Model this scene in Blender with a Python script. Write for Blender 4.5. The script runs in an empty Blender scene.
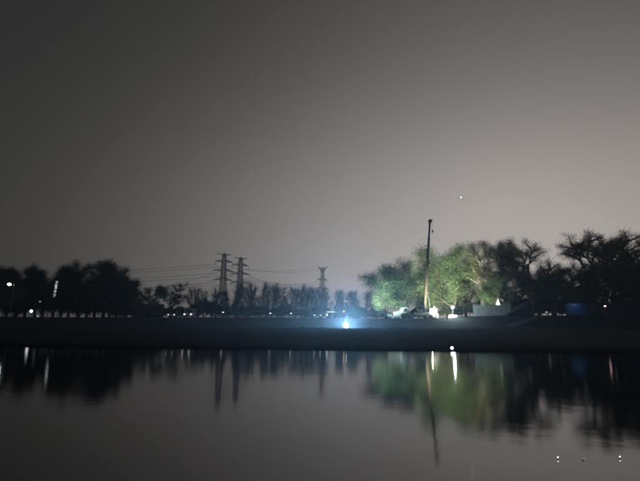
import bpy, math, random
from mathutils import Vector, Matrix

C = bpy.context.scene.collection
R = math.radians
sc = bpy.context.scene

# ------------------------------------------------------------------ camera
CAM_H, PITCH, ROLL, FPX = 1.3, R(10.31), R(0.63), 481.0
cam_d = bpy.data.cameras.new('camera')
cam_d.sensor_fit = 'HORIZONTAL'; cam_d.sensor_width = 36.0
cam_d.lens = FPX / 640 * 36
cam_d.clip_start = 0.05; cam_d.clip_end = 20000
cam = bpy.data.objects.new('camera', cam_d); C.objects.link(cam)
_f = Vector((0, math.cos(PITCH), math.sin(PITCH)))
_r0 = Vector((1, 0, 0)); _u0 = Vector((0, -math.sin(PITCH), math.cos(PITCH)))
_r = _r0 * math.cos(ROLL) + _u0 * math.sin(ROLL)
_u = -_r0 * math.sin(ROLL) + _u0 * math.cos(ROLL)
M3 = Matrix((_r, _u, -_f)).transposed()
cam.matrix_world = Matrix.Translation((0, 0, CAM_H)) @ M3.to_4x4()
sc.camera = cam

# ------------------------------------------------------------------ night sky: city glow low on the right
w = bpy.data.worlds.new('World'); sc.world = w; w.use_nodes = True
nt = w.node_tree; nt.nodes.clear()
def wn(t, **k):
    n = nt.nodes.new(t)
    for a, b in k.items(): setattr(n, a, b)
    return n
def wmath(op, a, b=None, c=None):
    n = wn('ShaderNodeMath', operation=op)
    for i, v in enumerate((a, b, c)):
        if v is None: continue
        if hasattr(v, 'is_output'): nt.links.new(v, n.inputs[i])
        else: n.inputs[i].default_value = v
    return n.outputs[0]
tc = wn('ShaderNodeTexCoord'); sp = wn('ShaderNodeSeparateXYZ')
nt.links.new(tc.outputs['Generated'], sp.inputs[0])
X, Y, Z = sp.outputs
GA = 0.40
hl = wmath('MAXIMUM', wmath('SQRT', wmath('ADD', wmath('MULTIPLY', X, X), wmath('MULTIPLY', Y, Y))), 0.001)
ca = wmath('DIVIDE', wmath('ADD', wmath('MULTIPLY', X, math.sin(GA)), wmath('MULTIPLY', Y, math.cos(GA))), hl)
lobe = wmath('EXPONENT', wmath('MULTIPLY', wmath('SUBTRACT', ca, 1.0), 6.04))
zz = wmath('DIVIDE', wmath('MAXIMUM', Z, 0.0), 0.417)
fel = wmath('DIVIDE', 1.0, wmath('ADD', 1.0, wmath('POWER', zz, 3.9)))
fel = wmath('MULTIPLY', fel, wmath('MULTIPLY_ADD', wmath('EXPONENT', wmath('MULTIPLY', wmath('MAXIMUM', Z, 0.0), -8.0)), 0.62, 1.0))
glow = wmath('MULTIPLY', lobe, fel)
# thin uneven cloud that catches the glow
ns = wn('ShaderNodeTexNoise'); ns.inputs['Scale'].default_value = 2.4; ns.inputs['Detail'].default_value = 6
nt.links.new(tc.outputs['Generated'], ns.inputs['Vector'])
cl = wmath('MULTIPLY_ADD', ns.outputs[0], 0.18, 0.91)
glow = wmath('MULTIPLY', glow, cl)
SKY_GLOW, SKY_BASE = 0.388, 0.0210
comb = wn('ShaderNodeMix', data_type='RGBA', blend_type='ADD'); comb.inputs[0].default_value = 1
def wcol(val, col):
    v = wn('ShaderNodeVectorMath', operation='SCALE'); v.inputs[0].default_value = col
    if hasattr(val, 'is_output'): nt.links.new(val, v.inputs['Scale'])
    else: v.inputs['Scale'].default_value = val
    return v.outputs[0]
nt.links.new(wcol(wmath('MULTIPLY', glow, SKY_GLOW), (1.0, 0.905, 0.845)), comb.inputs[6])
nt.links.new(wcol(SKY_BASE, (0.97, 1.0, 0.97)), comb.inputs[7])
bg = wn('ShaderNodeBackground'); bg.inputs[1].default_value = 1.0
nt.links.new(comb.outputs[2], bg.inputs[0])
wo = wn('ShaderNodeOutputWorld'); nt.links.new(bg.outputs[0], wo.inputs[0])

vs = sc.view_settings
vs.view_transform = 'Standard'; vs.look = 'None'; vs.exposure = 0.0; vs.gamma = 1.0; vs.use_curve_mapping = False
sc.cycles.volume_bounces = 0
sc.cycles.filter_width = 2.1                     # a phone's soft night picture
sc.cycles.use_denoising = True
sc.cycles.sample_clamp_indirect = 3.0

# ------------------------------------------------------------------ pixel -> world helpers
def ray(px, py):
    dx, dy = (px - 320.0) / FPX, (240.5 - py) / FPX
    return _f + _r * dx + _u * dy
def at(px, py, D):
    d = ray(px, py); t = D / d.y
    return Vector((d.x * t, D, CAM_H + d.z * t))
def sst(a, b, x):
    t = max(0.0, min(1.0, (x - a) / (b - a))); return t * t * (3 - 2 * t)
def hsh(x, y, s=0):
    v = math.sin(x * 12.9898 + y * 78.233 + s * 37.7) * 43758.5453
    return v - math.floor(v)
def vnoise(x, y, s=0):
    xi, yi = math.floor(x), math.floor(y); fx, fy = x - xi, y - yi
    fx, fy = fx * fx * (3 - 2 * fx), fy * fy * (3 - 2 * fy)
    a = hsh(xi, yi, s) * (1 - fx) + hsh(xi + 1, yi, s) * fx
    b = hsh(xi, yi + 1, s) * (1 - fx) + hsh(xi + 1, yi + 1, s) * fx
    return a * (1 - fy) + b * fy - 0.5
def shore(x): return 31.0 + 0.7 * vnoise(x * .21, 3.1) + 0.14 * vnoise(x * .9, 8.0)
def crest(x): return 3.0 + 0.45 * sst(-60, -10, x) + 1.05 * sst(20, 42, x)
def gz(x, y):
    if y < 16:                                   # near shore, behind the lens
        t = sst(-4.5, 2.0, y)
        return 0.9 * (1 - t) - 1.6 * t + 0.05 * vnoise(x * .5, y * .5, 2)
    s = shore(x)
    d = y - s
    if d < 0: z = max(-1.6, d * 0.22)
    elif d < 55: z = min(d, .4) * .3 + 1.13 * math.sin(math.pi / 2 * min(1.0, d / 42)) + .21 * math.exp(-((d - 29) / 5) ** 2)  # last term: ground rise added to block the floodlight's reflection in the lake
    else: z = 1.25 + (crest(x) - 1.25) * sst(52, 77, d)
    k = sst(0, 6, d)
    k *= 1 - .75 * sst(14, 24, d) * (1 - sst(40, 50, d))
    z += k * (0.22 * vnoise(x * .09, y * .13, 4) + 0.14 * vnoise(x * .23, y * .23, 5) + 0.08 * vnoise(x * .8, y * .8, 6))
    return z
def gp(x, y): return Vector((x, y, gz(x, y)))
def on(px, D):                                   # ground point under a picture column
    p = at(px, 318, D); return gp(p.x, D)

# ------------------------------------------------------------------ materials
def mat(name, col, rough=0.8, metal=0.0, var=0.25, scale=3.0, bump=0.0, spec=0.3, coord='Object'):
    m = bpy.data.materials.new(name); m.use_nodes = True
    t = m.node_tree; b = t.nodes['Principled BSDF']
    b.inputs['Roughness'].default_value = rough; b.inputs['Metallic'].default_value = metal
    b.inputs['Specular IOR Level'].default_value = spec
    tcn = t.nodes.new('ShaderNodeTexCoord')
    n = t.nodes.new('ShaderNodeTexNoise'); n.inputs['Scale'].default_value = scale; n.inputs['Detail'].default_value = 5
    t.links.new(tcn.outputs[coord], n.inputs['Vector'])
    rp = t.nodes.new('ShaderNodeValToRGB')
    lo = [max(0, c * (1 - var)) for c in col]; hi = [min(1, c * (1 + var)) for c in col]
    rp.color_ramp.elements[0].color = (*lo, 1); rp.color_ramp.elements[1].color = (*hi, 1)
    rp.color_ramp.elements[0].position = .3; rp.color_ramp.elements[1].position = .7
    t.links.new(n.outputs[0], rp.inputs[0]); t.links.new(rp.outputs[0], b.inputs['Base Color'])
    if bump:
        bm_ = t.nodes.new('ShaderNodeBump'); bm_.inputs['Strength'].default_value = bump
        n2 = t.nodes.new('ShaderNodeTexNoise'); n2.inputs['Scale'].default_value = scale * 4; n2.inputs['Detail'].default_value = 6
        t.links.new(tcn.outputs[coord], n2.inputs['Vector'])
        t.links.new(n2.outputs[0], bm_.inputs['Height']); t.links.new(bm_.outputs[0], b.inputs['Normal'])
    return m
def emit(name, col, strength):
    m = bpy.data.materials.new(name); m.use_nodes = True
    t = m.node_tree; t.nodes.clear()
    e = t.nodes.new('ShaderNodeEmission'); e.inputs[0].default_value = (*col, 1); e.inputs[1].default_value = strength
    o = t.nodes.new('ShaderNodeOutputMaterial'); t.links.new(e.outputs[0], o.inputs[0])
    return m
def leafmat(name, col, var=.35, trans=.35):
    m = bpy.data.materials.new(name); m.use_nodes = True
    t = m.node_tree; t.nodes.clear()
    tcn = t.nodes.new('ShaderNodeTexCoord')
    n = t.nodes.new('ShaderNodeTexNoise'); n.inputs['Scale'].default_value = .55; n.inputs['Detail'].default_value = 4
    t.links.new(tcn.outputs['Object'], n.inputs['Vector'])
    rp = t.nodes.new('ShaderNodeValToRGB')
    rp.color_ramp.elements[0].color = (*[c * (1 - var) for c in col], 1); rp.color_ramp.elements[1].color = (*[c * (1 + var) for c in col], 1)
    rp.color_ramp.elements[0].position = .35; rp.color_ramp.elements[1].position = .65
    t.links.new(n.outputs[0], rp.inputs[0])
    d = t.nodes.new('ShaderNodeBsdfDiffuse'); tr = t.nodes.new('ShaderNodeBsdfTranslucent')
    t.links.new(rp.outputs[0], d.inputs[0]); t.links.new(rp.outputs[0], tr.inputs[0])
    mx = t.nodes.new('ShaderNodeMixShader'); mx.inputs[0].default_value = trans
    t.links.new(d.outputs[0], mx.inputs[1]); t.links.new(tr.outputs[0], mx.inputs[2])
    o = t.nodes.new('ShaderNodeOutputMaterial'); t.links.new(mx.outputs[0], o.inputs[0])
    return m
M = dict(
    soil=mat('soil', (.016, .017, .018), .95, var=.45, scale=.35, bump=.5, spec=.1),
    bark=mat('bark', (.07, .055, .042), .9, var=.35, scale=4, bump=.4),
    palebark=mat('pale_bark', (.20, .18, .16), .9, var=.35, scale=4, bump=.4),
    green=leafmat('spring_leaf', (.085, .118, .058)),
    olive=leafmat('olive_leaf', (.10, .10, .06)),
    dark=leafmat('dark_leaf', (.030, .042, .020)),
    twig=leafmat('dry_twig', (.075, .062, .050), trans=.1),
    grass=leafmat('bank_grass', (.018, .020, .015)),
    steel=mat('galvanised_steel', (.10, .10, .10), .55, .6, .2, 2),
    wire=mat('cable', (.06, .06, .06), .6, .5),
    black=mat('black_rubber', (.02, .02, .02), .8),
    grey=mat('grey_metal', (.22, .22, .22), .5, .5, .15, 3),
    darkmetal=mat('dark_metal', (.04, .04, .045), .5, .5, .2, 3),
    white=mat('white_paint', (.62, .63, .62), .45, 0, .12, 2),
    panelwhite=mat('dusty_white_panel', (.45, .46, .44), .6, 0, .22, 1.2),
    cream=mat('crane_paint', (.20, .23, .20), .4, 0, .12, 1.5),
    boomp=mat('boom_paint', (.030, .023, .018), .45, 0, .2, 1.5),
    blue=mat('blue_panel', (.012, .045, .14), .5, 0, .2, 1.0),
    brick=mat('red_brick', (.11, .055, .045), .9, 0, .25, 2, .3),
    tile=mat('roof_tile', (.09, .05, .04), .85, 0, .3, 3, .3),
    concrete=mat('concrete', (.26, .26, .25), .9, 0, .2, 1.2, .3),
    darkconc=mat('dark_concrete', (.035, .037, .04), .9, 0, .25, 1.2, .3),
    asphalt=mat('asphalt', (.05, .05, .05), .9, 0, .2, 1.0, .3),
    glass=mat('dark_glass', (.02, .025, .03), .08, 0, .1, 1, 0, .6),
    carsilver=mat('silver_paint', (.30, .31, .32), .35, .4, .1, 1),
    cardark=mat('dark_paint', (.03, .03, .035), .3, .3, .1, 1),
    carwhite=mat('white_car_paint', (.6, .6, .6), .35, 0, .1, 1),
    canvas=mat('white_canvas', (.65, .68, .66), .8, 0, .1, 2),
    float=mat('float_body', (.3, .05, .03), .4, 0, .1, 30),
    weed=leafmat('wet_weed', (.012, .016, .010)),
    cool=emit('cool_lamp', (.80, .95, 1.0), 28), glint=emit('glint_glow', (.85, .95, 1.0), 10), head=emit('headlight_glow', (.9, .95, 1.0), 4), coolbig=emit('cool_floodlight', (.62, .88, 1.0), 90),
    coolmid=emit('cool_lamp_small', (.85, .95, 1.0), 2.6), dim=emit('dim_lamp', (.9, .95, 1.0), 1.6),
    faint=emit('faint_strip', (.75, .85, .85), 0.5), warm=emit('warm_lamp', (1.0, .62, .25), 5),
    pink=emit('reddish_lamp', (1.0, .55, .55), 7), window=emit('lit_window', (.95, .95, 1.0), 1.6),
    beacon=emit('aircraft_landing_light', (1.0, .97, .9), 6), beacon2=emit('aircraft_wing_light', (1.0, .95, .9), 1.2),
    tip=emit('glowing_float_tip', (.95, 1.0, .95), 3),
)

# ------------------------------------------------------------------ mesh builder
class MB:
    def __init__(s): s.v, s.f = [], []
    def quad(s, *p):
        n = len(s.v); s.v += [tuple(q) for q in p]; s.f.append(tuple(range(n, n + len(p)))); return s
    def box(s, c, size, rz=0.0, taper=1.0, rx=0.0):
        hx, hy, hz = (k / 2 for k in size); n = len(s.v)
        m = Matrix.Rotation(rz, 3, 'Z') @ Matrix.Rotation(rx, 3, 'X')
        for z, t in ((-hz, 1.0), (hz, taper)):
            for x, y in ((-hx, -hy), (hx, -hy), (hx, hy), (-hx, hy)):
                s.v.append(tuple(m @ Vector((x * t, y * t, z)) + Vector(c)))
        for q in ((0, 3, 2, 1), (4, 5, 6, 7), (0, 1, 5, 4), (1, 2, 6, 5), (2, 3, 7, 6), (3, 0, 4, 7)):
            s.f.append(tuple(n + i for i in q))
        return s
    def prism(s, pts, y0, y1):                    # outline in x,z extruded along y
        n = len(s.v); k = len(pts)
        s.v += [(x, y0, z) for x, z in pts] + [(x, y1, z) for x, z in pts]
        s.f.append(tuple(range(n, n + k))); s.f.append(tuple(range(n + 2 * k - 1, n + k - 1, -1)))
        for i in range(k):
            j = (i + 1) % k; s.f.append((n + j, n + i, n + k + i, n + k + j))
        return s
    def tube(s, p0, p1, r0, r1=None, k=6, cap=True):
        r1 = r0 if r1 is None else r1
        p0, p1 = Vector(p0), Vector(p1); d = p1 - p0
        if d.length < 1e-6: return s
        d.normalize(); a = d.cross(Vector((0, 0, 1)) if abs(d.z) < .95 else Vector((1, 0, 0))); a.normalize(); b = d.cross(a)
        n = len(s.v)
        for p, r in ((p0, r0), (p1, r1)):
            for i in range(k):
                t = 2 * math.pi * i / k; s.v.append(tuple(p + a * (r * math.cos(t)) + b * (r * math.sin(t))))
        for i in range(k):
            j = (i + 1) % k; s.f.append((n + i, n + j, n + k + j, n + k + i))
        if cap: s.f.append(tuple(range(n + k - 1, n - 1, -1))); s.f.append(tuple(range(n + k, n + 2 * k)))
        return s
    def path(s, pts, r0, r1=None, k=5):
        r1 = r0 if r1 is None else r1; m = len(pts) - 1
        for i in range(m):
            s.tube(pts[i], pts[i + 1], r0 + (r1 - r0) * i / m, r0 + (r1 - r0) * (i + 1) / m, k, i in (0, m - 1))
        return s
    def lathe(s, prof, c=(0, 0, 0), k=12):        # prof: (radius, z)
        n = len(s.v); c = Vector(c)
        for r, z in prof:
            for i in range(k):
                t = 2 * math.pi * i / k; s.v.append((c.x + r * math.cos(t), c.y + r * math.sin(t), c.z + z))
        for q in range(len(prof) - 1):
            for i in range(k):
                j = (i + 1) % k; s.f.append((n + q * k + i, n + q * k + j, n + (q + 1) * k + j, n + (q + 1) * k + i))
        s.f.append(tuple(range(n + k - 1, n - 1, -1))); s.f.append(tuple(range(n + (len(prof) - 1) * k, n + len(prof) * k)))
        return s
    def ball(s, c, r, k=10, sq=1.0):
        prof = [(max(.02 * r, r * math.sin(math.pi * i / 6)), -r * sq * math.cos(math.pi * i / 6)) for i in range(7)]
        return s.lathe(prof, c, k)
    def mesh(s, name, m):
        me = bpy.data.meshes.new(name); me.from_pydata(s.v, [], s.f); me.update(); me.materials.append(m); return me
    def build(s, name, m, parent=None, loc=None):
        o = bpy.data.objects.new(name, s.mesh(name, m if not isinstance(m, str) else M[m])); C.objects.link(o)
        if parent: o.parent = parent
        if loc is not None: o.location = loc
        return o
def tag(o, label=None, cat=None, group=None, kind=None):
    for k, v in (('label', label), ('category', cat), ('group', group), ('kind', kind)):
        if v: o[k] = v
    return o
def thing(name, label, cat, loc=(0, 0, 0), rz=0.0, group=None, scale=None):
    o = bpy.data.objects.new(name, None); C.objects.link(o); o.location = loc; o.rotation_euler = (0, 0, rz)
    o.empty_display_size = .3
    if scale: o.scale = scale
    return tag(o, label, cat, group)
def copy_tree(o, parent=None):
    c = o.copy(); C.objects.link(c); c.parent = parent
    for ch in list(o.children): copy_tree(ch, c)
    return c
def lamp_light(parent, loc, power, col, radius=.15, spot=None, aim=None):
    d = bpy.data.lights.new('lamp_glow', 'SPOT' if spot else 'POINT')
    d.energy = power; d.color = col; d.shadow_soft_size = radius
    if spot: d.spot_size = spot; d.spot_blend = .6
    o = bpy.data.objects.new('lamp_glow', d); C.objects.link(o); o.parent = parent; o.location = loc
    if aim is not None:
        o.rotation_mode = 'QUATERNION'; o.rotation_quaternion = Vector(aim).to_track_quat('-Z', 'Y')
    return o

# ------------------------------------------------------------------ ground and water
def axis(parts):
    out = []
    for a, b, n in parts: out += [a + (b - a) * i / n for i in range(n)]
    return out + [parts[-1][1]]
ys = axis([(-400, -20, 8), (-20, -6, 5), (-6, 3, 14), (3, 26, 6), (26, 29.6, 4), (29.6, 32, 14), (32, 84, 46), (84, 110, 30), (110, 140, 10), (140, 400, 12), (400, 1500, 8)])
xs_ = axis([(0, 30, 44), (30, 90, 56), (90, 160, 18), (160, 420, 10), (420, 1500, 8)])
xs = [-x for x in reversed(xs_[1:])] + xs_
g = MB()
for y in ys:
    for x in xs: g.v.append((x, y, gz(x, y)))
nx = len(xs)
for j in range(len(ys) - 1):
    for i in range(nx - 1): g.f.append((j * nx + i, j * nx + i + 1, (j + 1) * nx + i + 1, (j + 1) * nx + i))
ground = g.build('ground', 'soil'); tag(ground, kind='structure')
for p in ground.data.polygons: p.use_smooth = True

wm = bpy.data.materials.new('lake_water'); wm.use_nodes = True
t = wm.node_tree; t.nodes.clear()
wd_ = t.nodes.new('ShaderNodeBsdfDiffuse'); wd_.inputs[0].default_value = (.010, .012, .011, 1)
wg_ = t.nodes.new('ShaderNodeBsdfGlossy'); wg_.distribution = 'BECKMANN'; wg_.inputs['Roughness'].default_value = .085
wf_ = t.nodes.new('ShaderNodeFresnel'); wf_.inputs['IOR'].default_value = 2.4
wx_ = t.nodes.new('ShaderNodeMixShader'); wo_ = t.nodes.new('ShaderNodeOutputMaterial')
t.links.new(wf_.outputs[0], wx_.inputs[0]); t.links.new(wd_.outputs[0], wx_.inputs[1]); t.links.new(wg_.outputs[0], wx_.inputs[2]); t.links.new(wx_.outputs[0], wo_.inputs[0])
tcn = t.nodes.new('ShaderNodeTexCoord')
n1 = t.nodes.new('ShaderNodeTexNoise'); n1.inputs['Scale'].default_value = 1.1; n1.inputs['Detail'].default_value = 4
n2 = t.nodes.new('ShaderNodeTexNoise'); n2.inputs['Scale'].default_value = 9; n2.inputs['Detail'].default_value = 3
for n in (n1, n2): t.links.new(tcn.outputs['Object'], n.inputs['Vector'])
mm = t.nodes.new('ShaderNodeMath'); mm.operation = 'MULTIPLY_ADD'; mm.inputs[1].default_value = .10
t.links.new(n2.outputs[0], mm.inputs[0]); t.links.new(n1.outputs[0], mm.inputs[2])
bp = t.nodes.new('ShaderNodeBump'); bp.inputs['Strength'].default_value = 1.0; bp.inputs['Distance'].default_value = .0028
n3 = t.nodes.new('ShaderNodeTexNoise'); n3.inputs['Scale'].default_value = .14; n3.inputs['Detail'].default_value = 2; t.links.new(tcn.outputs['Object'], n3.inputs['Vector'])
m3 = t.nodes.new('ShaderNodeMapRange'); m3.inputs[1].default_value = .35; m3.inputs[2].default_value = .65; m3.inputs[3].default_value = .35; m3.inputs[4].default_value = 1.5; t.links.new(n3.outputs[0], m3.inputs[0])
m4 = t.nodes.new('ShaderNodeMath'); m4.operation = 'MULTIPLY'; t.links.new(mm.outputs[0], m4.inputs[0]); t.links.new(m3.outputs[0], m4.inputs[1])
t.links.new(m4.outputs[0], bp.inputs['Height']); t.links.new(bp.outputs[0], wg_.inputs['Normal']); t.links.new(bp.outputs[0], wf_.inputs['Normal'])
lake = MB().quad((-400, -6, 0), (400, -6, 0), (400, 34, 0), (-400, 34, 0)).build('water', wm); tag(lake, kind='structure')

# levee-top road and the pale ramp down the levee face
rd = MB()
rx = [-260 + 4 * i for i in range(131)]
for x0, x1 in zip(rx[:-1], rx[1:]):
    rd.quad((x0, 110.5, gz(x0, 110.5) + .16), (x1, 110.5, gz(x1, 110.5) + .16), (x1, 116, gz(x1, 116) + .16), (x0, 116, gz(x0, 116) + .16))
road = rd.build('road', 'asphalt'); tag(road, kind='structure')
def strip(name, pts, wd, m, lift=.10):
    s_ = MB(); n = len(pts)
    for (x0, y0), (x1, y1) in zip(pts[:-1], pts[1:]):
        for q in range(6):
            ax, ay = x0 + (x1 - x0) * q / 6, y0 + (y1 - y0) * q / 6; bx, by = x0 + (x1 - x0) * (q + 1) / 6, y0 + (y1 - y0) * (q + 1) / 6
            s_.quad((ax, ay - wd / 2, gz(ax, ay - wd / 2) + lift), (bx, by - wd / 2, gz(bx, by - wd / 2) + lift), (bx, by + wd / 2, gz(bx, by + wd / 2) + lift), (ax, ay + wd / 2, gz(ax, ay + wd / 2) + lift))
    o = s_.build(name, m); tag(o, kind='structure'); return o
strip('path', [(at(504, 320, 93).x, 91), (at(532, 320, 103).x, 101), (at(552, 320, 108).x, 106)], 2.4, mat('worn_track', (.075, .072, .068), .95, 0, .35, .8, .4))

# ------------------------------------------------------------------ trees
def skeleton(rng, kind):
    segs, tips = [], []
    P = dict(
        G=dict(trunk=.14, n=(8, 6, 6), ang=(38, 42, 45), ratio=(.55, .55, .55), up=(.25, .10, -.05)),
        K=dict(trunk=.22, n=(10, 7, 6), ang=(44, 40, 42), ratio=(.62, .54, .5), up=(.30, .15, .0)),
        C=dict(trunk=.12, n=(17, 6, 4), ang=(28, 30, 36), ratio=(.40, .50, .5), up=(.7, .5, .3)),
        B=dict(trunk=.26, n=(7, 7, 6), ang=(34, 38, 42), ratio=(.62, .56, .52), up=(.30, .18, .05)),
        D=dict(trunk=.20, n=(9, 6, 5), ang=(32, 36, 42), ratio=(.50, .50, .50), up=(.45, .25, .1)),
        P=dict(trunk=.22, n=(15, 6, 3), ang=(24, 28, 30), ratio=(.36, .50, .50), up=(.8, .6, .5)),
    )[kind]
    def grow(p, d, L, r, lev):
        k = 6 if lev == 0 else 4
        pts = [p]
        q = p.copy(); dd = d.copy()
        for i in range(k):
            j = Vector((rng.gauss(0, 1), rng.gauss(0, 1), rng.gauss(0, .5))) * (.06 if lev == 0 else .16)
            up = P['up'][min(lev, 2)] * .25
            dd = (dd + j + Vector((0, 0, up))).normalized()
            q = q + dd * (L / k); pts.append(q.copy())
        r_end = r * (.35 if lev < 2 else .4)
        for i in range(k):
            segs.append((pts[i], pts[i + 1], r + (r_end - r) * i / k, r + (r_end - r) * (i + 1) / k, lev))
        if lev == 3:
            tips.append((pts[0], pts[-1])); return
        n = P['n'][lev]
        s0 = P['trunk'] if lev == 0 else .3
        for c in range(n):
            s = s0 + (1 - s0) * ((c + rng.random() * .8) / n)
            fi = min(k - 1, int(s * k)); fr = s * k - fi
            bp_ = pts[fi].lerp(pts[fi + 1], fr)
            bd = (pts[fi + 1] - pts[fi]).normalized()
            a = R(P['ang'][lev] + rng.gauss(0, 8)); az = c * 2.4 + rng.random() * 1.2
            side = bd.cross(Vector((math.cos(az), math.sin(az), .3))).normalized()
            nd = (bd * math.cos(a) + side * math.sin(a)).normalized()
            f = P['ratio'][lev] * (1.0 - .35 * s if kind != 'P' else 1.15 - .75 * s) * rng.uniform(.75, 1.15)
            grow(bp_, nd, L * f, max(.012, (r + (r_end - r) * s) * .62), lev + 1)
        if lev >= 1: tips.append((pts[-2], pts[-1]))
    grow(Vector((0, 0, -.04)), Vector((rng.gauss(0, .05), rng.gauss(0, .05), 1)).normalized(), 1.0 if kind != 'G' else .9, .030 if kind != 'P' else .016, 0)
    return segs, tips
def make_tree(seed, kind, H, W, nleaf, lsize, spread, bark, leaf, twigr=.012, holes=0.0, asp=.45):
    rng = random.Random(seed)
    segs, tips = skeleton(rng, kind)
    zs = max(s[1].z for s in segs)
    xx = sorted(abs(v) for s in segs for v in (s[1].x, s[1].y)); wx = xx[int(len(xx) * .97)] * 2
    sx, sz = W / wx, H / zs
    S = lambda p: Vector((p.x * sx, p.y * sx, p.z * sz))
    tb, cb = MB(), MB()
    for a, c, r0, r1, lev in segs:
        if lev <= 1: tb.tube(S(a), S(c), r0 * H, r1 * H, 7 if lev == 0 else 5, lev == 0)
        elif lev == 2: tb.tube(S(a), S(c), max(twigr * 1.6, r0 * H), max(twigr, r1 * H), 4, False)
        else: cb.tube(S(a), S(c), twigr, twigr * .6, 3, False)
    if nleaf:
        keep = [t_ for t_ in tips if rng.random() > holes]
        per = max(1, nleaf // len(keep))
        for a, c in keep:
            a, c = S(a), S(c); m_ = per * rng.uniform(.4, 1.6)
            for _ in range(int(m_)):
                p = a.lerp(c, rng.uniform(.1, 1.15)) + Vector((rng.gauss(0, spread), rng.gauss(0, spread), rng.gauss(0, spread * .8)))
                u = Vector((rng.gauss(0, 1), rng.gauss(0, 1), rng.gauss(0, 1))).normalized()
                v = u.cross(Vector((rng.gauss(0, 1), rng.gauss(0, 1), rng.gauss(0, 1)))).normalized()
                s = lsize * rng.uniform(.6, 1.3)
                cb.quad(p - u * s, p - v * s * asp, p + u * s, p + v * s * asp)
    return tb.mesh('trunk', M[bark]), cb.mesh('crown', M[leaf])
SRC = {}
def variants(key, n, **k): SRC[key] = [make_tree(hash_seed + i, **k) for i in range(n)]
hash_seed = 11
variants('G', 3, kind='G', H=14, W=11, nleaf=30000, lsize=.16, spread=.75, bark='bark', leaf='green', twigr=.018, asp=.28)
hash_seed = 40
variants('B', 3, kind='B', H=17, W=12, nleaf=30000, lsize=.25, spread=.46, bark='palebark', leaf='olive', twigr=.02, holes=.08, asp=.08)
hash_seed = 70
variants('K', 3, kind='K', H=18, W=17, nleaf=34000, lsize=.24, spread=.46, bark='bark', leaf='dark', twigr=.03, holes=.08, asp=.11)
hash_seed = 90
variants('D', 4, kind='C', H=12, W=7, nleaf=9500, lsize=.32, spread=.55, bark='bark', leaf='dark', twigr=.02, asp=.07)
hash_seed = 120
variants('P', 5, kind='D', H=13, W=6, nleaf=3600, lsize=.50, spread=.75, bark='bark', leaf='twig', twigr=.012, asp=.022)
hash_seed = 150
variants('W', 2, kind='B', H=8, W=7, nleaf=5000, lsize=.22, spread=.30, bark='bark', leaf='dark', twigr=.03, holes=.3, asp=.15)
hash_seed = 170
variants('S', 3, kind='D', H=3, W=4, nleaf=5200, lsize=.15, spread=.30, bark='bark', leaf='dark', twigr=.015, asp=.3)
BASE = dict(G=(14, 11), B=(17, 12), K=(18, 17), D=(12, 7), P=(13, 6), W=(8, 7), S=(3, 4))
tr = random.Random(5)
def tree(name, key, px, top, D, wpx, label, group=None, cat='tree'):
    p = on(px, D); tp = at(px, top, D)
    H, W = tp.z - p.z, wpx * D / FPX * .98
    h0, w0 = BASE[key]
    i = tr.randrange(len(SRC[key])); tm, cm = SRC[key][i]
    o = thing(name, label, cat, p, tr.uniform(0, 6.28), group, (W / w0, W / w0, H / h0))
    for nm, me in (('trunk', tm), ('crown', cm)):
        c = bpy.data.objects.new(nm, me); C.objects.link(c); c.parent = o
    return o
# worksite trees caught by the floodlights
for a in [('leafy_tree', 'G', 386, 266, 114, 54, 'pale green leafy tree nearest the bright riverbank floodlight, lit teal'),
          ('leafy_tree', 'G', 409, 260, 119, 54, 'green floodlit leafy tree standing behind the cab of the truck crane'),
          ('leafy_tree', 'G', 433, 250, 124, 58, 'yellow-green lit leafy tree directly behind the tall crane boom'),
          ('leafy_tree', 'G', 456, 247, 121, 54, 'dull green leafy tree rising behind the tripod floodlight'),
          ('leafy_tree', 'G', 502, 276, 113.5, 40, 'low green lit tree just behind the white panel fence and tent'),
          ('bare_tree', 'B', 482, 242, 117, 58, 'sparse tall tree with forked dark trunk behind the left end of the white panel fence'),
          ('bare_tree', 'B', 508, 239, 125, 54, 'sparse tall tree standing behind the low green lit tree'),
          ('bare_tree', 'B', 532, 237, 119, 56, 'tall half-bare tree with pale branches above the dark stepped wall'),
          ('dark_tree', 'D', 556, 268, 114, 40, 'low dark bushy tree between the half-bare tree and the blue hoarding'),
          ('spreading_tree', 'K', 592, 228, 117, 74, 'spreading dark tree above the lit end of the blue hoarding'),
          ('spreading_tree', 'K', 625, 228, 119, 82, 'largest spreading dark tree, behind the middle of the blue hoarding and pinkish lamp'),
          ('spreading_tree', 'K', 662, 233, 122, 80, 'big dark tree beyond the far end of the blue hoarding')]:
    tree(*a)
for px, top, D, wp in [(570, 268, 121, 36), (588, 262, 124, 40), (612, 268, 118, 40), (634, 262, 121, 44), (652, 268, 116, 40), (466, 276, 128, 34), (448, 280, 127, 32), (484, 274, 129, 34), (540, 278, 123, 36), (520, 276, 127, 36), (553, 274, 126, 34), (643, 280, 114.5, 36), (578, 282, 115, 34)]:
    tree('dark_tree', 'D', px, top, D, wp, 'dark bushy tree in the understorey row below the taller trees by the worksite', 'dark understorey trees')
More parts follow.
